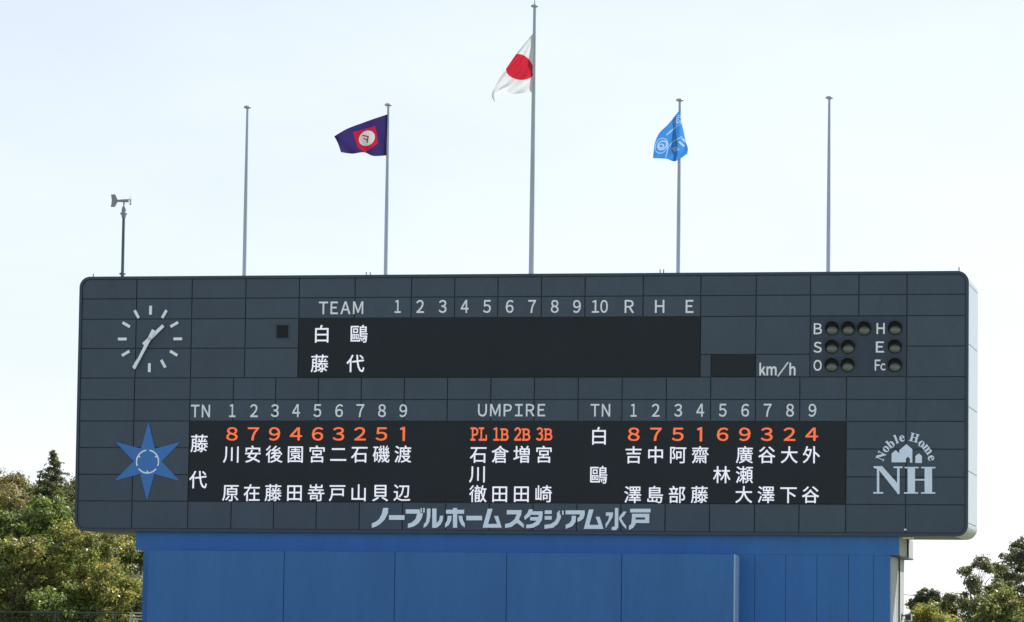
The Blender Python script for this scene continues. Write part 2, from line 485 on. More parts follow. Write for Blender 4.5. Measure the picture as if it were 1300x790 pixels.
# lit characters
YL = -.058
def kanji(ch, x, y, scr, em=23.2): single(ch, x, y, em, 'lit_character', M['led_white'], scr, YL, bold=.0035, ref='em')
for ch, x, y in (('白', 408.5, 424), ('鷗', 455.5, 424), ('藤', 405.7, 461.5), ('代', 451.3, 461.5)): kanji(ch, x, y, scr_top, 24)
for ch, x, y in (('藤', 253, 563), ('代', 251.5, 609), ('白', 760.5, 553.5), ('鷗', 759.7, 603)): kanji(ch, x, y, scr_low, 24)
XA = [294, 321, 348, 375, 402.5, 429.5, 456.5, 484, 511.5]
for ch, x in zip('川安後園宮二石磯渡', XA): kanji(ch, x, 576.7, scr_low)
for ch, x in zip('原在藤田嵜戸山貝辺', XA): kanji(ch, x - 1.2, 625.6, scr_low)
XU = [607.5, 635, 662.5, 690.5]
for ch, x in zip('石倉増宮', XU): kanji(ch, x, 577, scr_low)
kanji('川', 606.5, 601.8, scr_low)
for ch, x in zip('徹田田崎', XU): kanji(ch, x - .6, 627, scr_low)
XB = [804.3, 832.3, 860.5, 889, 917, 945.3, 973.5, 1002, 1030]
for ch, x in zip('吉中阿齋 廣谷大外', XB):
    if ch != ' ': kanji(ch, x, 577.5, scr_low)
kanji('林', 916.3, 602.8, scr_low); kanji('瀬', 945, 602.8, scr_low)
for ch, x in zip('澤島部藤 大澤下谷', XB):
    if ch != ' ': kanji(ch, x - 1, 628, scr_low)
def digit(ch, x, y):
    if ch == '1':
        c = P(x, y, YL); s = .0243
        poly = [(-.6, 8.6), (2.0, 8.6), (2.0, -8.6), (-.9, -8.6), (-.9, 5.0), (-4.2, 5.0), (-4.2, 6.9)]
        flat('lit_character', [([(c.x + a * s, c.z - ZB + b * s) for a, b in poly], [tuple(range(7))[::-1]])], M['led_orange'], scr_low, YL)
    else:
        single(wide(ch)[0], x, y, 23.5, 'lit_character', M['led_orange'], scr_low, YL, bold=.007, sx=1.16, sy=.93, ref=wide('8')[0])
for ch, x in zip('879463251', XA): digit(ch, x + .6, 551)
for ch, x in zip('875169324', XB): digit(ch, x + .3, 551.5)
for t, x0, x1 in (('𝙿𝙻', 597.5, 618), ('𝟷𝙱', 626.5, 645.5), ('𝟸𝙱', 653, 673), ('𝟹𝙱', 681, 701)):
    word('', x0, x1, 551.2, 16.5, .06, chars=list(t), name='lit_character', material=M['led_orange'], parent=scr_low, y=YL, bold=.006)

# stadium name in heavy sheet-metal letters
def traced(name, polys, org, scale, material, parent, y0=-.07, back=-.044, step=.003):
    m = MB()
    for k, poly in enumerate(polys):
        pts = []
        for a, b in poly:
            q = P(org[0] + a / scale, org[1] + b / scale, y0)
            pts.append((q.x, q.z))
        m.prism(pts, y0 - k * step, back)
    return m.build(name, material, parent)
A_, B_ = (460, 635), (640, 635)
name_chars = [
    (A_, [[(172, 65), (215, 65), (210, 110), (185, 160), (150, 195), (110, 220), (78, 230), (78, 193), (110, 180), (140, 155), (160, 115)]]),
    (A_, [[(220, 125), (348, 125), (348, 163), (220, 163)]]),
    (A_, [[(358, 77), (472, 77), (478, 108), (500, 108), (490, 150), (465, 190), (425, 218), (376, 230), (376, 195), (410, 185), (440, 155), (452, 112), (358, 112)],
          [(480, 66), (492, 66), (492, 103), (480, 103)], [(502, 66), (515, 66), (515, 103), (502, 103)]]),
    (A_, [[(533, 70), (562, 70), (562, 130), (552, 180), (530, 215), (505, 230), (507, 200), (525, 180), (532, 140)],
          [(577, 70), (612, 70), (612, 192), (635, 165), (640, 130), (668, 130), (662, 170), (645, 205), (615, 228), (577, 230)]]),
    (A_, [[(690, 80), (840, 80), (840, 113), (690, 113)], [(748, 65), (783, 65), (783, 228), (748, 228)],
          [(705, 130), (738, 130), (735, 165), (715, 205), (683, 228), (683, 195), (700, 170)], [(795, 130), (825, 130), (830, 165), (846, 195), (846, 228), (818, 205), (800, 170)]]),
    (A_, [[(858, 130), (988, 130), (988, 167), (858, 167)]]),
    (A_, [[(1035, 72), (1075, 72), (1038, 197), (1112, 197), (1087, 132), (1120, 130), (1150, 228), (992, 228)]]),
    (B_, [[(22, 83), (145, 83), (140, 120), (122, 160), (162, 200), (162, 230), (105, 188), (60, 222), (8, 230), (8, 198), (50, 188), (85, 160), (105, 118), (22, 118)]]),
    (B_, [[(205, 75), (238, 78), (215, 130), (170, 165), (165, 135), (190, 110)], [(212, 93), (318, 93), (318, 122), (212, 122)],
          [(286, 120), (318, 120), (312, 165), (285, 205), (240, 228), (182, 233), (182, 204), (225, 200), (260, 180), (280, 150)], [(215, 140), (285, 140), (270, 170), (215, 168)]]),
    (B_, [[(335, 85), (393, 85), (393, 115), (335, 115)], [(335, 132), (393, 132), (393, 162), (335, 162)],
          [(436, 98), (470, 125), (468, 150), (445, 195), (405, 228), (333, 238), (333, 205), (385, 198), (420, 175), (436, 145)],
          [(448, 88), (460, 88), (462, 122), (450, 122)], [(478, 88), (492, 88), (492, 122), (480, 122)]]),
    (B_, [[(507, 85), (665, 85), (665, 118), (507, 118)], [(628, 117), (665, 117), (655, 150), (630, 172), (605, 180), (605, 150), (622, 138)],
          [(558, 130), (595, 130), (590, 180), (565, 215), (508, 238), (508, 205), (540, 190), (556, 165)]]),
    (B_, [[(700, 78), (738, 78), (703, 205), (780, 205), (755, 138), (788, 138), (820, 238), (658, 238)]]),
    (B_, [[(915, 65), (942, 65), (942, 225), (925, 248), (888, 248), (888, 222), (912, 218)], [(840, 102), (900, 102), (895, 140), (870, 180), (838, 232), (838, 195), (860, 165), (868, 130), (840, 130)],
          [(985, 95), (1010, 95), (990, 130), (965, 150), (985, 185), (1008, 215), (1008, 240), (975, 205), (948, 160), (950, 140)]]),
    (B_, [[(1040, 72), (1208, 72), (1208, 102), (1040, 102)], [(1055, 113), (1198, 113), (1198, 143), (1055, 143)], [(1163, 142), (1198, 142), (1198, 163), (1163, 163)],
          [(1054, 162), (1198, 162), (1198, 190), (1054, 190)], [(1055, 142), (1085, 142), (1085, 200), (1065, 230), (1030, 248), (1030, 215), (1050, 195)]]),
]
for org, polys in name_chars: traced('name_character', polys, org, 6.5, M['silver'], board)

# sponsor emblem
E_ = (1100, 540)
def tr(name, polys): return traced(name, polys, E_, 7.9, M['silver'], board, y0=-.068)
tr('emblem_letter', [[(105, 425), (128, 425), (128, 675), (105, 675)], [(68, 670), (168, 670), (168, 686), (68, 686)], [(272, 414), (362, 414), (362, 430), (272, 430)],
                     [(308, 428), (332, 428), (332, 690), (308, 690)], [(72, 411), (158, 411), (330, 605), (330, 690), (318, 690), (118, 440), (72, 428)]])
tr('emblem_letter', [[(413, 420), (487, 420), (487, 685), (413, 685)], [(583, 420), (658, 420), (658, 685), (583, 685)], [(480, 540), (590, 540), (590, 555), (480, 555)],
                     [(383, 418), (523, 418), (523, 432), (383, 432)], [(550, 418), (692, 418), (692, 432), (550, 432)], [(378, 672), (518, 672), (518, 687), (378, 687)], [(548, 672), (690, 672), (690, 687), (548, 687)]])
tr('emblem_house', [[(252, 372), (252, 285), (292, 250), (330, 283), (330, 250), (400, 190), (460, 240), (460, 375), (436, 375), (436, 335), (415, 315), (396, 335), (396, 372)]])
tr('emblem_house', [[(490, 378), (490, 310), (525, 282), (556, 308), (556, 378)]])
for ch, zx, zy, rot in (('𝐍', 148, 308, 66), ('𝐨', 197, 240, 53), ('𝐛', 240, 186, 38), ('𝐥', 297, 140, 22), ('𝐞', 357, 133, 10),
                        ('𝐇', 480, 125, -15), ('𝐨', 552, 188, -34), ('𝐦', 610, 245, -53), ('𝐞', 648, 330, -72)):
    v, f = glyph(ch, 4)
    b = bbox(v)
    y = -.0485
    c = P(E_[0] + zx / 7.9, E_[1] + zy / 7.9, y)
    s = .36 if ch in '𝐍𝐇' else .37
    a = R(rot)
    out = []
    for p in v:
        dx, dz = (p[0] - (b[0] + b[1]) / 2) * s, (p[1] - (b[2] + b[3]) / 2) * s
        out.append((c.x + dx * math.cos(a) - dz * math.sin(a), c.z - ZB + dx * math.sin(a) + dz * math.cos(a)))
    flat('emblem_lettering', [(out, f)], M['silver'], board, -.056, bold=.004)

# six-pointed star with the broken ring
SX, SZ, SR = -11.2336, 2.1164, 1.1787
pts = []
for k in range(12):
    a = R(90 + 30 * k); r_ = SR if k % 2 == 0 else SR * .375
    pts.append((SX + r_ * math.cos(a), SZ + r_ * math.sin(a)))
m = MB(); m.prism(bpoly(pts), -.066, -.044); star = m.build('star', M['starblue'], board)
star['label'] = 'bright blue six-pointed star'
for a0 in (98, 218, 338):
    m = MB(); ang = [R(a0 + 104 * k / 14) for k in range(15)]
    m.prism(bpoly([(SX + .365 * math.cos(a), SZ - .01 + .365 * math.sin(a)) for a in ang] + [(SX + .325 * math.cos(a), SZ - .01 + .325 * math.sin(a)) for a in ang[::-1]]), -.074, -.06)
    am = R(a0 + 52)
    c, d = Vector((math.cos(am), math.sin(am))), Vector((-math.sin(am), math.cos(am)))
    q = [Vector((SX, SZ - .01)) + c * rr_ + d * w for rr_, w in ((.33, .02), (.27, .02), (.27, -.02), (.33, -.02))]
    m.prism(bpoly([(t.x, t.y) for t in q]), -.071, -.06)
    m.build('star_ring_arc', M['white'], star)

# clock
CX, CZ, CRD = -11.2355, 5.8239, 1.0072
m = MB(); m.lathe((CX, -.16, CZ + ZB), [(.001, 0), (.05, 0), (.05, .15)], 14, 'y'); clock = m.build('clock', M['white'], board)
clock['label'] = 'large clock of twelve bare bars and two hands'
def bar(cx, cz, ang, r0, r1, w0, w1, y0, y1, name):
    c, d = Vector((math.sin(ang), math.cos(ang))), Vector((math.cos(ang), -math.sin(ang)))
    q = [Vector((cx, cz)) + c * r + d * w for r, w in ((r0, w0), (r1, w1), (r1, -w1), (r0, -w0))]
    m = MB(); m.prism(bpoly([(t.x, t.y) for t in q]), y0, y1)
    return m.build(name, M['white'], clock)
for k in range(12): bar(CX, CZ, R(30 * k), CRD - .27, CRD, .042, .042, -.085, -.045, 'hour_mark')
bar(CX, CZ, R(207.0), -.30, 1.02, .062, .036, -.152, -.134, 'minute_hand')
bar(CX, CZ, R(46.5), -.26, .585, .062, .050, -.126, -.108, 'hour_hand')

# small camera window in the face
x0, x1, z0, z1 = -7.316, -6.892, 5.808, 6.26
m = MB()
for bx in ((x0, x1, z1 - .035, z1), (x0, x1, z0, z0 + .035), (x0, x0 + .035, z0 + .035, z1 - .035), (x1 - .035, x1, z0 + .035, z1 - .035)):
    m.box(bx[0], bx[1], -.062, -.044, bz(bx[2]), bz(bx[3]))
win = m.build('window_frame', M['frame'], board)
m = MB(); m.box(x0 + .036, x1 - .036, -.0535, -.046, bz(z0 + .036), bz(z1 - .036)); m.build('window_pane', M['black'], win)

# count lamps: dark bowl, hood above, lens
for lx, ly in ((1056.3, 417), (1076.6, 417), (1097, 417), (1136.3, 416.5), (1056, 440.3), (1076.5, 440.3), (1136, 440), (1055.7, 463.5), (1076, 463.5), (1136, 463.5)):
    c = P(lx, ly, -.05)
    r_ = .195
    m = MB()
    m.lathe((c.x, -.05, c.z), [(r_ + .012, 0), (r_ + .012, -.03), (r_, -.03), (r_, -.004), (.001, -.004)], 28, 'y')
    ho = m.build('lamp_bowl', M['black'], count)
    # hood: upper half shell reaching forward and a little down
    m = MB(); vs_, fs = [], []
    n = 18
    for j, (yy, rr2) in enumerate(((-.06, r_), (-.20, r_ * 1.0), (-.20, r_ * .96), (-.06, r_ * .96))):
        for k in range(n + 1):
            a = R(-8 + 196 * k / n)
            reach = 1.0 if j in (0, 3) else .25 + .75 * max(0, math.sin(a)) ** .7
            y_ = -.055 if j in (0, 3) else -.055 - .15 * reach
            vs_.append((c.x + rr2 * math.cos(a), y_, c.z + rr2 * math.sin(a)))
    for j in range(3):
        for k in range(n): fs.append((j * (n + 1) + k, j * (n + 1) + k + 1, (j + 1) * (n + 1) + k + 1, (j + 1) * (n + 1) + k))
    m.add(vs_, fs, True); m.build('lamp_hood', M['black'], count)
    m = MB()
    prof = [(.001, -.10), (.04, -.094), (.09, -.074), (.13, -.045), (.16, -.012), (.168, 0)]
    zl = c.z - .066
    m.lathe((c.x + .008, -.054, zl), prof, 24, 'y')
    for i, q in enumerate(m.v): m.v[i] = (q[0], q[1], (q[2] - zl) * .74 + zl)
    m.build('lamp_lens', M['lens'], count)

# small stubs on the roof edge
for px, top in ((118.5, 348.5), (465, 346.3), (470, 346.5), (838, 343), (842.5, 343), (1217.5, 340)):
    b = P(px, 350, .4)
    t = P(px, top, .4)
    m = MB(); m.tube([(b.x, .4, ZB + H - .05), (b.x, .4, t.z + .02)], .016, 6); m.build('roof_stub', M['dsteel'], board)
q_ = P(1149.5, 672.5, -.05)
m = MB(); m.box(q_.x - .035, q_.x + .035, -.10, -.045, q_.z - .025, q_.z + .02); m.build('bracket', M['white'], board)
# white conduit below the right end
m = MB(); a = P(1146, 683, .2); m.tube([(a.x, .22, ZB - .035), (a.x + .32, .22, ZB - .035)], .035, 10); m.build('conduit', M['white'], board)

# ------------------------------------------------------------------ the blue building below
base = empty('scoreboard_building', (0, .3, TER))
tag(base, 'blue clad building carrying the scoreboard, pale grey siding on its end', 'building')
UX0, UX1, LX0, LX1 = -11.60, 11.484, -11.365, 11.232
ZU = ZB - .545                         # underside of the upper block
m = MB(); m.box(LX0 + .03, LX1 - .03, .33, 4.0, TER - .3, ZU + .01); m.build('wall', M['siding'], base)
m = MB(); m.box(UX0 + .03, UX1 - .03, .33, 4.2, ZU, ZB + .02); m.build('upper_block', M['siding'], base)
# blue fascia boards on the upper block
m = MB(); m.box(UX0, UX1, .10, .328, ZU - .01, ZB + .01); m.build('fascia', M['blue'], base)
# blue wall sheets behind
ws = [LX0, -10.75, -10.2, -7.0, -3.6, -.2, 3.2, 6.63, 7.26, 8.17, 9.09, 10.01, 10.75, LX1]
for a, b in zip(ws[:-1], ws[1:]):
    m = MB(); m.box(a + .006, b - .006, .11, .328, TER - .3, ZU - .012); m.build('wall_sheet', M['blue'], base)
# blank board standing proud in front
BY = -.70
jx = [P(187, 740, BY).x] + [P(x, 740, BY).x for x in (360.3, 501, 643, 789, 932)]
zt = P(600, 701.5, BY).z
for a, b in zip(jx[:-1], jx[1:]):
    m = MB(); m.box(a + .012, b - .012, BY, BY + .05, TER - .3, zt); m.build('board_sheet', M['blue2'], base)
m = MB(); m.box(jx[0] + .03, jx[-1] - .03, BY + .052, .108, TER - .3, zt - .03); m.build('board_core', M['blue'], base)
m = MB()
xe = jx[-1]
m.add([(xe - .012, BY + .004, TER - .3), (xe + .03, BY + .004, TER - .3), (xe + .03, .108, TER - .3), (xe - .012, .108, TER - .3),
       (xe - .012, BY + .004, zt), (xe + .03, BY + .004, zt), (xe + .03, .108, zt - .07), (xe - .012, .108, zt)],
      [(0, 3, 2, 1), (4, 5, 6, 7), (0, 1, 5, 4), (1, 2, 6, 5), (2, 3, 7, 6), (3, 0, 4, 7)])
m.build('painted_lit_return', M['lit_edge'], base)  # end face of the board, its brightness painted in
# end siding: upright ribbed boards
def siding(x, y0, y1, z0, z1, n):
    ys = np.linspace(y0, y1, n + 1)
    for a, b in zip(ys[:-1], ys[1:]):
        m = MB(); m.box(x - .028, x, a + .012, b - .012, z0, z1); m.build('siding_board', M['siding'], base)
siding(UX1, .332, 4.2, ZU + .004, ZB - .01, 7)
siding(LX1, .332, 4.0, TER - .3, ZU - .004, 7)
m = MB(); m.box(UX1 - .26, UX1 + .006, .325, 4.208, ZU - .035, ZU - .004); m.build('drip_edge', M['pipe'], base)
m = MB(); m.tube([(LX1 + .05, 2.1, ZU - .04), (LX1 + .05, 2.1, TER - .1)], .026, 8); m.build('downpipe', M['pipe'], base)
m = MB(); m.tube([(UX1 + .05, 2.1, ZB - .02), (UX1 + .05, 2.1, ZU - .02)], .03, 8); m.build('downpipe', M['pipe'], base)

# floodlight on the building end
fl = empty('floodlight', (LX1, 3.3, P(1149, 784, 3.3).z))
tag(fl, 'small grey floodlight on a bracket at the pale building end', 'floodlight')
q = P(1149, 784, 3.3)
m = MB(); m.box(q.x - .0, q.x + .20, 3.2, 3.42, q.z - .10, q.z + .10); m.build('housing', M['siding'], fl)
m = MB(); m.box(q.x + .03, q.x + .17, 3.19, 3.199, q.z - .07, q.z + .07); m.build('lens', M['pipe'], fl)
m = MB(); m.box(LX1 - .01, q.x + .01, 3.28, 3.34, q.z + .03, q.z + .07); m.box(LX1 - .01, LX1 + .02, 3.22, 3.40, q.z - .08, q.z + .12); m.build('bracket', M['pipe'], fl)

# ------------------------------------------------------------------ flagpoles
YP = 1.5
def flagpole(bx, top_px, r0, r1, label, spike=False):
    b = P(bx[0], bx[1], YP); t = P(top_px[0], top_px[1], YP)
    x = (b.x + t.x) / 2
    root = empty('flagpole', (x, YP, ZB + H))
    tag(root, label, 'flagpole', 'flagpoles on the scoreboard roof')
    zt_ = t.z
    m = MB(); m.tube([(x, YP, ZB + H - .02), (x, YP, ZB + H + 2), (x, YP, zt_)], [r0, r0 * .9 + r1 * .1, r1], 14); m.build('pole', M['steel'], root)
    m = MB(); m.lathe((x, YP, zt_), [(.001, -.01), (r1, -.01), (.11, .02), (.12, .045), (.09, .075), (.03, .095), (.001, .10)], 16); m.build('pole_cap', M['steel'], root)
    m = MB(); m.lathe((x, YP, ZB + H), [(.001, -.01), (r0 + .10, -.01), (r0 + .10, .02), (r0 + .015, .03), (r0 + .015, .12), (r0 - .01, .13)], 16); m.build('base_collar', M['steel'], root)
    if spike:
        m = MB(); m.tube([(x, YP, zt_ + .08), (x, YP, zt_ + .26)], [.018, .006], 6); m.build('spike', M['dsteel'], root)
    return x, zt_
flagpole((310, 350), (314.3, 138), .062, .036, 'bare flagpole beside the wind vane, the one above the black screen end')
flagpole((490.3, 349), (492.3, 135), .062, .036, 'flagpole flying the dark purple flag')
flagpole((674.3, 347), (679, 9.5), .082, .046, 'tallest flagpole, flying the white flag with red disc', True)
flagpole((860.5, 346.5), (863.5, 129), .062, .036, 'flagpole flying the light blue flag')
flagpole((1050.7, 345.5), (1053.7, 126), .062, .036, 'bare flagpole above the ball and strike lamps')

# ------------------------------------------------------------------ flags
class FM:
    """cloth material with a print drawn in the cloth's own coordinates"""
    def __init__(s, name, base_):
        s.m, s.nt, s.b = nodes(name)
        N, L = s.nt.nodes, s.nt.links
        at = N.new('ShaderNodeUVMap'); at.uv_map = 'cloth'
        sp = N.new('ShaderNodeSeparateXYZ'); L.new(at.outputs[0], sp.inputs[0])
        s.u, s.v = sp.outputs[0], sp.outputs[1]
        rgb = N.new('ShaderNodeRGB'); rgb.outputs[0].default_value = (*base_, 1)
        s.col = rgb.outputs[0]
    def op(s, o, a, b=None, c=None):
        n = s.nt.nodes.new('ShaderNodeMath'); n.operation = o
        for i, x in enumerate((a, b, c)):
            if x is None: continue
            if isinstance(x, (int, float)): n.inputs[i].default_value = x
            else: s.nt.links.new(x, n.inputs[i])
        return n.outputs[0]
    def ell(s, cx, cy, a, b, rot):
        """normalised radius in an ellipse (pixel units of the photograph)"""
        c_, s_ = math.cos(R(rot)), math.sin(R(rot))
        du, dv = s.op('SUBTRACT', s.u, cx), s.op('SUBTRACT', s.v, cy)
        p = s.op('ADD', s.op('MULTIPLY', du, c_ / a), s.op('MULTIPLY', dv, s_ / a))
        q = s.op('ADD', s.op('MULTIPLY', du, -s_ / b), s.op('MULTIPLY', dv, c_ / b))
        return s.op('SQRT', s.op('ADD', s.op('MULTIPLY', p, p), s.op('MULTIPLY', q, q)))
    def less(s, x, t): return s.op('LESS_THAN', x, t)
    def band(s, x, t, w): return s.op('LESS_THAN', s.op('ABSOLUTE', s.op('SUBTRACT', x, t)), w)
    def poly(s, pts):
        mask = None
        n = len(pts)
        if sum(pts[i][0] * pts[(i + 1) % n][1] - pts[(i + 1) % n][0] * pts[i][1] for i in range(n)) < 0: pts = pts[::-1]
        for i in range(n):
            (x0, y0), (x1, y1) = pts[i], pts[(i + 1) % n]
            e = s.op('SUBTRACT', s.op('MULTIPLY', s.op('SUBTRACT', s.u, x0), y1 - y0), s.op('MULTIPLY', s.op('SUBTRACT', s.v, y0), x1 - x0))
            k = s.less(e, 0)
            mask = k if mask is None else s.op('MULTIPLY', mask, k)
        return mask
    def line(s, a, b, w):
        d = Vector((b[0] - a[0], b[1] - a[1])); n_ = Vector((-d.y, d.x)).normalized() * w
        return s.poly([(a[0] + n_.x, a[1] + n_.y), (b[0] + n_.x, b[1] + n_.y), (b[0] - n_.x, b[1] - n_.y), (a[0] - n_.x, a[1] - n_.y)])
    def paint(s, mask, col):
        mx = s.nt.nodes.new('ShaderNodeMix'); mx.data_type = 'RGBA'
        s.nt.links.new(mask, mx.inputs[0]); s.nt.links.new(s.col, mx.inputs[6]); mx.inputs[7].default_value = (*col, 1)
        s.col = mx.outputs[2]
    def done(s, transl=.45):
        N, L = s.nt.nodes, s.nt.links
        L.new(s.col, s.b.inputs['Base Color']); s.b.inputs['Roughness'].default_value = .8
        s.b.inputs['Specular IOR Level'].default_value = .2
        t = N.new('ShaderNodeBsdfTranslucent'); L.new(s.col, t.inputs[0])
        mx = N.new('ShaderNodeMixShader'); mx.inputs[0].default_value = transl
        L.new(s.b.outputs[0], mx.inputs[1]); L.new(t.outputs[0], mx.inputs[2]); L.new(mx.outputs[0], N['Material Output'].inputs[0])
        return s.m

def catmull(P_, t):
    n = len(P_) - 1
    x = min(max(t, 0), 1) * n
    i = min(int(x), n - 1); f = x - i
    g_ = lambda k: np.array(P_[min(max(k, 0), n)], float)
    a, b, c, d = g_(i - 1), g_(i), g_(i + 1), g_(i + 2)
    return .5 * ((2 * b) + (-a + c) * f + (2 * a - 5 * b + 4 * c - d) * f ** 2 + (-a + 3 * b - 3 * c + d) * f ** 3)

def flag(name, grid, material, label, cat, wave, y=YP, nu=44, nv=44):
    """grid: rows top to bottom, each a list of photograph points (left to right); wave(s,t) = fold depth in metres"""
    v, uv, f = [], [], []
    for j in range(nv + 1):
        t = j / nv
        for i in range(nu + 1):
            s = i / nu
            rowp = [catmull(r_, s) for r_ in grid]
            p = catmull(rowp, t)
            yy = y - .05 + wave(s, t)
            q = P(p[0], p[1], yy)
            v.append(tuple(q)); uv.append((p[0], p[1]))
    w = nu + 1
    for j in range(nv):
        for i in range(nu): f.append((j * w + i, (j + 1) * w + i, (j + 1) * w + i + 1, j * w + i + 1))
    me = bpy.data.meshes.new(name)
    me.from_pydata(v, [], f)
    ul = me.uv_layers.new(name='cloth')
    for lp in me.loops: ul.data[lp.index].uv = uv[lp.vertex_index]
    me.polygons.foreach_set('use_smooth', [True] * len(f))
    me.update()
    o = link(name, me, material)
    tag(o, label, cat, 'flags flying above the scoreboard')
    return o

sn = math.sin
fm = FM('white_flag_cloth', (.80, .83, .88))
fm.paint(fm.op('MULTIPLY', fm.less(fm.ell(659.5, 87, 19.5, 16.6, 53), 1), fm.less(fm.ell(661, 81, 23, 20.5, 12), 1)), (.66, .030, .062))
mw = fm.done(.45)
flag('flag', [[(676.6, 42.6), (676.9, 42.4), (677.1, 42.2), (677.3, 42), (677.6, 41.7)],
              [(659, 64), (664, 62), (669, 60), (673, 58), (677.6, 57)],
              [(647.5, 80), (656, 77), (664, 75), (671, 73.5), (677.3, 72)],
              [(636.5, 96), (647, 93), (658, 90.5), (668, 88.5), (677, 87)],
              [(628.5, 110), (640, 107), (653, 104), (666, 102), (676.8, 101)],
              [(624.2, 121), (634, 114), (648, 113), (664, 111.5), (676.4, 110)],
              [(628, 130.5), (636, 118.3), (648, 120), (663, 118), (676, 116.8)]], mw,
     'white flag with a red disc hanging from the tallest flagpole', 'flag',
     lambda s, t: -(1 - s) * (.10 + .12 * sn(5.2 * s + 7.5 * t + .6)) * min(1, 3 * t) - .11 * sn(15 * (s * .8 + t * .75)) * (1 - s * .8) * min(1, 2 * t) - .035 * sn(9 * s - 3 * t) * t)

fm = FM('purple_flag_cloth', (.052, .036, .175))
fm.paint(fm.poly([(448.3, 168), (454.5, 187.5), (463.8, 193.5), (480, 182), (476.5, 160.3)]), (.60, .02, .06))
fm.paint(fm.less(fm.ell(465.8, 175.6, 10.8, 8.9, -38), 1), (.70, .72, .74))
for a, b, w in (((459.8, 172), (467.5, 173.5), .8), ((467.5, 173), (465.8, 181.5), .9), ((461.5, 175.5), (466, 178), .7)):
    fm.paint(fm.line(a, b, w), (.42, .02, .05))
mp_ = fm.done(.3)
flag('flag', [[(424.2, 173.2), (440.4, 163.7), (460.6, 156), (476, 150.5), (491.8, 145.3)],
              [(428.5, 181), (443, 175), (461, 169.5), (477, 165.5), (491.4, 162.5)],
              [(431, 188), (445, 186), (461.5, 183), (477, 181.5), (491, 180)],
              [(432.8, 193.4), (447, 195.3), (462, 193.8), (471.5, 198.4), (479, 195.6), (490.4, 197.5)][:1] + [(447, 195.3), (462, 193.6), (474, 198.2), (490.4, 197.5)]], mp_,
     'dark purple flag with a red patch and white roundel, streaming from its pole', 'flag',
     lambda s, t: .13 * (1 - s) * sn(9 * s + 2.2 * t) + .05 * (1 - s * .6) * sn(17 * s - 5 * t) * t)

fm = FM('blue_flag_cloth', (.055, .27, .72))
white = (.42, .58, .82)
for cx, cy, a, b, rot in ((839.8, 185.2, 10.4, 8.0, -62), (860.8, 153.3, 7.2, 5.0, -70)):
    e = fm.ell(cx, cy, a, b, rot)
    fm.paint(fm.band(e, .95, .05), white); fm.paint(fm.band(fm.ell(cx + .9, cy - .6, a * .66, b * .66, rot + 25), .92, .15), white); fm.paint(fm.band(fm.ell(cx - .3, cy + .4, a * .36, b * .36, rot + 50), .8, .26), white)
for a, b, w in (((866, 173.5), (854, 180), .55), ((854, 180), (848.5, 187), .55), ((848.5, 187), (845, 201), .55), ((846, 171.5), (858, 161.5), .8),
                ((853, 189), (859.5, 186.5), .5), ((854.5, 190.6), (861, 188), .5), ((856, 192.2), (862.5, 189.6), .5), ((862, 180), (869, 186), 1.2), ((866, 176), (871, 181), 1.2)):
    fm.paint(fm.line(a, b, w), white)
mb = fm.done(.55)
flag('flag', [[(863.4, 138.8), (863.6, 138.6), (863.8, 138.5), (864, 138.4), (864.2, 138.4)],
              [(849, 157), (854, 155), (859, 153.5), (862, 152.5), (864.6, 152)],
              [(837, 169), (846, 168), (855, 167), (862, 167), (868, 167.5)],
              [(831.5, 181), (841, 181), (852, 181), (863, 180.5), (870.5, 180)],
              [(829.8, 192), (840, 192.5), (852, 193.5), (864, 192), (873.2, 188.5)],
              [(829, 201), (838, 201.3), (847, 202), (857.5, 204.8), (872.6, 195.2)]], mb,
     'light blue flag with white ring emblems wrapped around its pole', 'flag',
     lambda s, t: -.10 - .10 * sn(3.4 * s + 1.0) * t - .16 * max(0, s - .62) * t + .04 * sn(15 * s + 6 * t) * t)

# ------------------------------------------------------------------ wind vane on the roof
b = P(155.8, 350, .8)
wx, wy = P(156.5, 300, .8).x, .8
vane = empty('wind_vane', (wx, wy, ZB + H))
tag(vane, 'propeller wind vane on a thin mast at the roof corner above the clock', 'wind vane')
def pz(y): return P(157.5, y, wy).z
def px_(x): return P(x, 255, wy).x
m = MB(); m.tube([(wx, wy, ZB + H - .02), (wx, wy, pz(276))], [.05, .045], 10); m.build('mast', M['dsteel'], vane)
m = MB(); m.lathe((wx, wy, ZB + H), [(.001, -.01), (.09, -.01), (.09, .03), (.055, .05), (.055, .13), (.10, .15), (.10, .19), (.05, .2)], 12); m.build('base_flange', M['dsteel'], vane)
m = MB(); z0 = pz(276); h_ = pz(256) - z0
m.lathe((wx, wy, z0), [(.001, -.02), (.06, -.02), (.07, h_ * .12), (.11, h_ * .20), (.11, h_ * .28), (.06, h_ * .33), (.075, h_ * .4), (.06, h_ * .62), (.025, h_ * .7), (.025, h_ * 1.02)], 12); m.build('sensor_body', M['vane'], vane)
zc = pz(255)
m = MB(); m.tube([(px_(148.5), wy, zc), (px_(158), wy, zc), (px_(163.8), wy, zc)], [.035, .05, .05], 10); m.build('vane_body', M['vane'], vane)
m = MB(); m.prism([(px_(140.9), pz(246.8)), (px_(146.2), pz(246.8)), (px_(149.2), zc + .04), (px_(149.2), zc - .04), (px_(146), pz(262.8)), (px_(140.9), pz(262.8)), (px_(142), zc)], wy - .008, wy + .008); m.build('tail_fin', M['vane'], vane)
m = MB(); xp = px_(163.9)
m.lathe((xp, wy, zc), [(.001, .08), (.03, .06), (.045, 0), (.001, -.01)], 10, 'x')
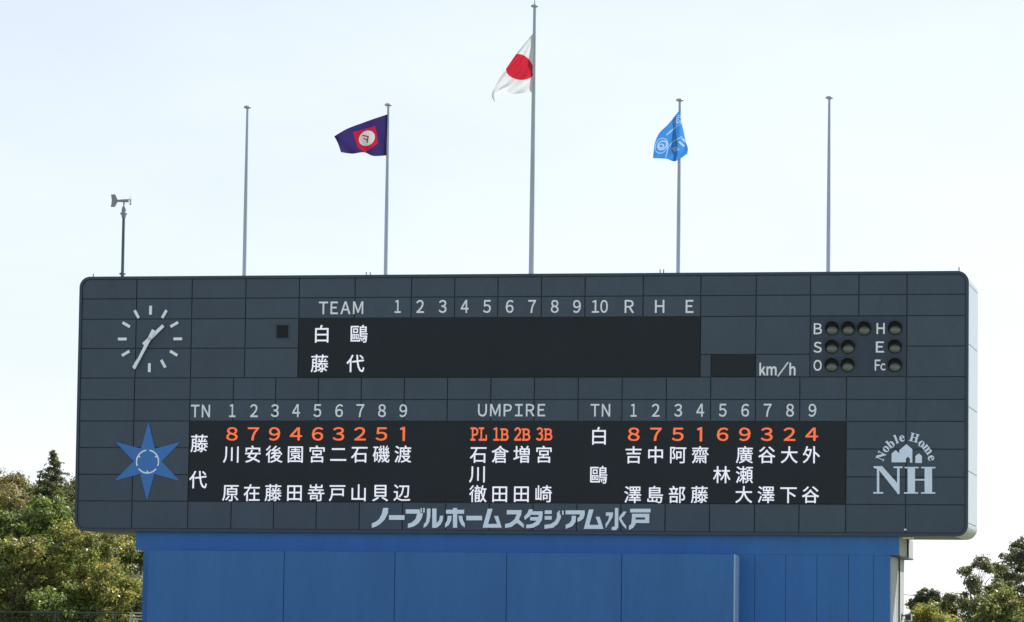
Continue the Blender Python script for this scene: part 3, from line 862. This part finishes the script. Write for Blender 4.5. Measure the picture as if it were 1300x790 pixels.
for k in range(4):
    a = R(20 + 90 * k)
    c, d = Vector((0, math.cos(a), math.sin(a))), Vector((0, -math.sin(a), math.cos(a)))
    o_ = Vector((xp + .03, wy, zc))
    q = [o_ + c * .03 + d * .02 + Vector((.01, 0, 0)), o_ + c * .03 - d * .02 - Vector((.01, 0, 0)), o_ + c * .135 - d * .045 - Vector((.02, 0, 0)), o_ + c * .135 + d * .045 + Vector((.02, 0, 0))]
    m.add([tuple(t) for t in q] + [tuple(t + Vector((.008, 0, 0))) for t in q], [(0, 1, 2, 3), (7, 6, 5, 4), (0, 4, 5, 1), (1, 5, 6, 2), (2, 6, 7, 3), (3, 7, 4, 0)])
m.build('propeller', M['siding'], vane)

# ------------------------------------------------------------------ fence and railing behind the building
YF = 15.0
fz = P(80, 778, YF).z
fence = empty('fence', (-25, YF, TER)); tag(fence, 'dark wire fence in front of the trees', 'fence')
m = MB(); m.tube([(-44, YF, fz), (-9, YF, fz)], .025, 6); m.build('top_rail', M['fence'], fence)
m = MB(); m.tube([(-44, YF, fz - .45), (-9, YF, fz - .45)], .012, 5); m.build('middle_wire', M['fence'], fence)
fx0 = P(69, 785, YF).x
for k in range(-8, 5):
    x = fx0 + 2.13 * k
    if x > -9: break
    m = MB(); m.tube([(x, YF + .03, TER - .2), (x, YF + .03, fz + .05)], .03, 6); m.build('post', M['fence'], fence)
m = MB()
z0_, z1_ = TER + .05, fz
for x in np.arange(-31, -13, .16):
    for s_ in (1, -1):
        hgt = z1_ - z0_
        p0, p1 = (x, z0_), (x + s_ * hgt * .8, z1_)
        d = .004
        m.add([(p0[0] - d, YF - .01 * s_, p0[1]), (p0[0] + d, YF - .01 * s_, p0[1]), (p1[0] + d, YF - .01 * s_, p1[1]), (p1[0] - d, YF - .01 * s_, p1[1])], [(0, 1, 2, 3)])
net = m.build('wire_netting', M['fence'], fence, fix=False); net['kind'] = 'stuff'
YR = 6.0
r0_, r1_ = P(165.5, 785, YR).x, P(200, 785, YR).x
rail = empty('railing', ((r0_ + r1_) / 2, YR, TER)); tag(rail, 'pale grey pipe railing beside the blue building', 'railing')
for py in (778.5, 782.5, 786.5, 791, 796):
    z = P(175, py, YR).z
    m = MB(); m.tube([(r0_, YR, z), (r1_, YR, z)], .018, 6); m.build('rail_bar', M['rail'], rail)
for x in (r0_, (r0_ + r1_) / 2, r1_):
    m = MB(); m.tube([(x, YR, TER - .1), (x, YR, P(175, 777.5, YR).z)], .024, 6); m.build('post', M['rail'], rail)

# ------------------------------------------------------------------ cable with its two poles
YC = 34.0
pa, pb = P(1085, 748, YC), P(1345, 768, YC)
for q, lab in ((pa, 'concrete utility pole hidden behind the blue building'), (pb, 'concrete utility pole beside the dark trees')):
    up = empty('utility_pole', (q.x, YC, TER)); tag(up, lab, 'utility pole')
    m = MB(); m.tube([(q.x, YC, TER - .3), (q.x, YC, q.z + .4)], [.13, .09], 12); m.build('shaft', M['wood'], up)
    m = MB(); m.box(q.x - .10, q.x + .10, YC - .14, YC + .14, q.z - .05, q.z + .05); m.build('cable_clamp', M['pipe'], up)
pts = []
for k in range(25):
    t = k / 24
    p = pa.lerp(pb, t); pts.append((p.x, YC - .13, p.z - .35 * 4 * t * (1 - t) * .25))
m = MB(); m.tube(pts, .014, 5)
tag(m.build('cable', M['cable'], None), 'thin black cable strung in front of the dark trees', 'cable')

# ------------------------------------------------------------------ trees
def leaf_mesh(name, centres, normals, sizes, cols, rng):
    n = len(centres)
    rv = rng.normal(size=(n, 3))
    t = np.cross(normals, rv); t /= np.linalg.norm(t, axis=1)[:, None] + 1e-9
    b = np.cross(normals, t)
    L_, Wd = sizes[:, None], sizes[:, None] * .55
    v = np.empty((n, 4, 3))
    v[:, 0] = centres - t * L_ * .5
    v[:, 1] = centres + b * Wd * .5 + normals * L_ * .08
    v[:, 2] = centres + t * L_ * .5
    v[:, 3] = centres - b * Wd * .5 + normals * L_ * .08
    me = bpy.data.meshes.new(name)
    me.vertices.add(n * 4); me.loops.add(n * 4); me.polygons.add(n)
    me.vertices.foreach_set('co', v.reshape(-1))
    me.loops.foreach_set('vertex_index', np.arange(n * 4, dtype=np.int32))
    me.polygons.foreach_set('loop_start', np.arange(0, n * 4, 4, dtype=np.int32))
    me.polygons.foreach_set('loop_total', np.full(n, 4, dtype=np.int32))
    ca = me.color_attributes.new('leaf_colour', 'FLOAT_COLOR', 'POINT')
    cc = np.ones((n, 4, 4)); cc[:, :, :3] = cols[:, None, :]
    ca.data.foreach_set('color', cc.reshape(-1))
    me.update(calc_edges=True)
    return me

PAL = {   # leaf colours with weights
    'olive': [((.105, .130, .042), 4), ((.080, .105, .036), 4), ((.15, .16, .045), 2), ((.17, .13, .045), .7)],
    'green': [((.085, .130, .036), 5), ((.060, .100, .032), 3), ((.125, .165, .045), 3)],
    'yellow': [((.155, .160, .042), 4), ((.125, .145, .042), 4), ((.20, .15, .04), 1.5), ((.085, .112, .036), 4)],
    'rust': [((.13, .11, .055), 4), ((.105, .115, .05), 4), ((.16, .11, .055), 1.5)],
    'dark': [((.062, .082, .046), 5), ((.076, .094, .052), 4), ((.10, .11, .055), 1)],
    'grey': [((.095, .108, .078), 4), ((.11, .122, .08), 3), ((.075, .088, .066), 3)],
    'lime': [((.17, .175, .032), 4), ((.13, .15, .036), 3), ((.21, .17, .036), 2)],
}
def tree(name, label, pxc, pytop, Y, rx, pal, seed, zlow=None, leaf=.12, n=14000, nclump=70, shape='round', group=None, cat='tree', clump_r=.42):
    rng = np.random.default_rng(seed)
    n = int(n * 1.5); leaf *= 1.02; rx *= 1.15
    top = P(pxc, pytop, Y)
    zt_ = top.z; x0 = top.x
    z_lo = zlow if zlow is not None else max(TER + .6, zt_ - 2.9 * rx)
    hz = (zt_ - z_lo)
    root = empty(name, (x0, Y, TER)); tag(root, label, cat, group)
    # clump centres
    if shape == 'cone':                                # whorls of drooping boughs, each carrying small sprays
        C = []
        lv = np.linspace(.0, 1, 30)
        for t in lv:
            for _ in range(9 if t < .8 else 5):
                a = rng.uniform(0, 2 * math.pi)
                Lb = rx * (1 - t) ** .78 * rng.uniform(.45, 1.05) + .05
                for q in (.3, .55, .8, 1.0):
                    C.append((Lb * q * math.cos(a), Lb * q * math.sin(a), z_lo + hz * t * .97 - .10 * Lb * q + .10 * Lb * q * q + rng.normal() * .05, t))
        C = np.array(C); nclump = len(C)
        sizes_c = rng.uniform(.5, 1.3, nclump) * (.26 - .13 * C[:, 3])
    else:
        nclump = int(nclump * 1.4)
        C = []
        while len(C) < nclump:
            u = rng.uniform(0, 1)
            rmax = rx * math.sqrt(max(0, 1 - (2 * u - 1) ** 2)) ** .8
            a = rng.uniform(0, 2 * math.pi)
            rr_ = rmax * math.sqrt(rng.uniform(.12, 1))
            lump = (1 + .25 * math.sin(3 * a + seed) * math.cos(6 * u + seed)) * rng.uniform(.85, 1.2)
            C.append((rr_ * lump * math.cos(a), rr_ * lump * math.sin(a), z_lo + (hz - clump_r * .5) * (.04 + .96 * u) + rng.normal() * .12, u))
        C = np.array(C)
        C[0] = (.1 * rx, 0, zt_ - .25, .97)
        sizes_c = rng.uniform(.4, 1.25, nclump) * clump_r
    wgt = sizes_c ** 2; wgt /= wgt.sum()
    idx = rng.choice(nclump, n, p=wgt)
    d = rng.normal(size=(n, 3)); d /= np.linalg.norm(d, axis=1)[:, None]
    rad = rng.uniform(.15, 1.0, n) ** .55
    # twig structure: leaves gather along a few shoots of each clump
    ns = 7
    shoots = rng.normal(size=(nclump, ns, 3)); shoots[:, :, 2] += .35
    shoots /= np.linalg.norm(shoots, axis=2)[:, :, None]
    sd = shoots[idx, rng.integers(0, ns, n)]
    d = d * .55 + sd * .75; d /= np.linalg.norm(d, axis=1)[:, None]
    squash = np.array([1, 1, .8 if shape != 'cone' else .45])
    pos = C[idx, :3] + d * (rad * sizes_c[idx] * rng.uniform(.75, 1.3, n))[:, None] * squash
    pos[:, 2] = np.maximum(pos[:, 2], TER + .05)
    nor = d * .5 + rng.normal(size=(n, 3)) * .55 + np.array([0, 0, .55])
    nor /= np.linalg.norm(nor, axis=1)[:, None]
    names = PAL[pal]
    w = np.array([k for _, k in names], float); w /= w.sum()
    base_c = np.array([c for c, _ in names])
    clump_pick = rng.choice(len(names), nclump, p=w)
    pick = np.where(rng.uniform(size=n) < .5, clump_pick[idx], rng.choice(len(names), n, p=w))
    cols = base_c[pick] * 1.75 * rng.uniform(.75, 1.3, (n, 1)) * rng.uniform(.9, 1.1, (n, 3))
    cols = (cols * .74 + cols.mean(axis=1)[:, None] * .26) * 1.18
    cols[rng.uniform(size=n) < .05] *= 1.5
    sz = leaf * rng.uniform(.65, 1.35, n)
    pos += np.array([x0, Y, 0])
    me = leaf_mesh('crown', pos, nor, sz, cols, rng)
    cr = link('crown', me, M['leaf']); cr.parent = root; cr.matrix_parent_inverse = parent_inv(root)
    # trunk and limbs
    m = MB()
    h_ = zt_ - TER
    bend = rng.normal(size=2) * .06 * h_
    def trunk_at(t): return Vector((x0 + bend[0] * math.sin(t * 2.5), Y + bend[1] * math.sin(t * 2.5), TER - .2 + t * (h_ * .93)))
    r_b = .035 * h_ * .6 + .03
    ts = np.linspace(0, 1, 9)
    m.tube([trunk_at(t) for t in ts], [r_b * (1.25 if t == 0 else 1) * (1 - .9 * t) for t in ts], 8)
    trunk = m.build('trunk', M['bark'], root)
    m = MB()
    for k in rng.choice(nclump, min(nclump, 34), replace=False):
        e = Vector((C[k, 0] + x0, C[k, 1] + Y, C[k, 2]))
        t0 = min(.9, max(.12, (e.z - TER) / h_ - .22 - .1 * rng.uniform()))
        s_ = trunk_at(t0)
        mid = s_.lerp(e, .5) + Vector((0, 0, .10 * (e - s_).length)) + Vector(rng.normal(size=3) * .05)
        q_ = s_.lerp(e, .8).lerp(mid, .15)
        r_l = r_b * (1 - .8 * t0) * .42
        m.tube([s_, mid, q_, e], [r_l, r_l * .65, r_l * .4, .006], 5, caps=False)
    m.build('limbs', M['bark'], root)
    return root

TL = 'trees beside the scoreboard'
tree('conifer_tree', 'dark conifer with a pointed top rising beside the scoreboard edge', 67, 572, 27, 1.95, 'dark', 11, zlow=5.2, leaf=.10, n=17500, nclump=230, shape='cone', clump_r=.46)
tree('broadleaf_tree', 'rust tinged broadleaf tree left of the pointed conifer', 12, 603, 31, 2.0, 'rust', 12, leaf=.11, n=17000, nclump=95)
tree('broadleaf_tree', 'olive broadleaf tree between the conifer and the scoreboard edge', 96, 606, 33, 1.2, 'olive', 13, leaf=.11, n=10000, nclump=60)
tree('broadleaf_tree', 'fresh green broadleaf tree below the pointed conifer', 66, 633, 23, 1.15, 'green', 14, leaf=.14, n=8500, nclump=46)
tree('broadleaf_tree', 'green broadleaf tree in front of the rust tinged tree', 2, 652, 21.5, 1.25, 'green', 15, leaf=.14, n=9000, nclump=50)
tree('broadleaf_tree', 'yellowing broadleaf tree under the scoreboard corner', 100, 664, 21, 1.5, 'yellow', 16, leaf=.12, n=12500, nclump=70)
tree('broadleaf_tree', 'grey green broadleaf tree beside the blue building', 165, 664, 38, 2.0, 'grey', 17, leaf=.11, n=16000, nclump=90)
tree('broadleaf_tree', 'olive broadleaf tree with bare twigs behind the wire fence', 34, 690, 19, 1.3, 'olive', 18, leaf=.13, n=9500, nclump=56)
tree('shrub', 'yellow brown shrub behind the wire fence next to the railing', 132, 716, 18.5, 1.0, 'yellow', 19, leaf=.12, n=7000, nclump=44, cat='shrub')
tree('shrub', 'leafy green shrub low behind the wire fence', 82, 742, 17.5, .9, 'green', 20, leaf=.12, n=5200, nclump=36, cat='shrub')
tree('shrub', 'dark green shrub at the foot of the grey green tree', 172, 733, 22, 1.0, 'dark', 21, leaf=.11, n=7000, nclump=44, cat='shrub')
tree('broadleaf_tree', 'tall dark tree behind the other trees', 70, 615, 44, 2.6, 'dark', 22, leaf=.12, n=17000, nclump=90)
tree('broadleaf_tree', 'dark olive tree filling the gap behind the yellowing tree', 125, 655, 29, 1.6, 'olive', 23, leaf=.12, n=12000, nclump=70)

tree('broadleaf_tree', 'tallest of the dark trees standing right of the scoreboard', 1305, 686, 64, 1.7, 'grey', 31, leaf=.13, n=13000, nclump=70, clump_r=.36)
tree('broadleaf_tree', 'dark loose crowned tree between the tallest tree and the building', 1247, 708, 60, 1.35, 'grey', 32, leaf=.13, n=8500, nclump=56, clump_r=.34)
tree('broadleaf_tree', 'low dark tree crossed by the thin cable', 1184, 747, 62, 1.15, 'dark', 33, leaf=.14, n=7500, nclump=46, clump_r=.34)
tree('shrub', 'yellow green shrub beside the pale building end', 1172, 769, 50, .95, 'lime', 34, leaf=.14, n=5200, nclump=36, cat='shrub')
tree('broadleaf_tree', 'dense dark tree behind the loose crowned tree', 1272, 735, 70, 1.5, 'dark', 35, leaf=.13, n=11000, nclump=64)
tree('broadleaf_tree', 'olive tree with a few orange leaves below the tallest tree', 1268, 752, 56, 1.2, 'olive', 36, leaf=.14, n=8500, nclump=50)
tree('broadleaf_tree', 'small olive tree behind the yellow green shrub', 1218, 757, 66, 1.3, 'olive', 37, leaf=.14, n=9000, nclump=54)
tree('broadleaf_tree', 'dull green tree in the gap between the grey green tree and the blue building', 182, 690, 30, 1.5, 'olive', 41, leaf=.12, n=12000, nclump=70)
tree('broadleaf_tree', 'brownish tree behind the rust tinged tree', -4, 598, 40, 2.0, 'rust', 42, leaf=.11, n=15000, nclump=80)
tree('broadleaf_tree', 'dense dark tree showing between the trunks behind the fence', 120, 690, 46, 2.4, 'dark', 43, leaf=.13, n=15000, nclump=80)
tree('broadleaf_tree', 'shaded tree deep behind the green tree', 20, 670, 48, 2.6, 'dark', 44, leaf=.13, n=15000, nclump=80)
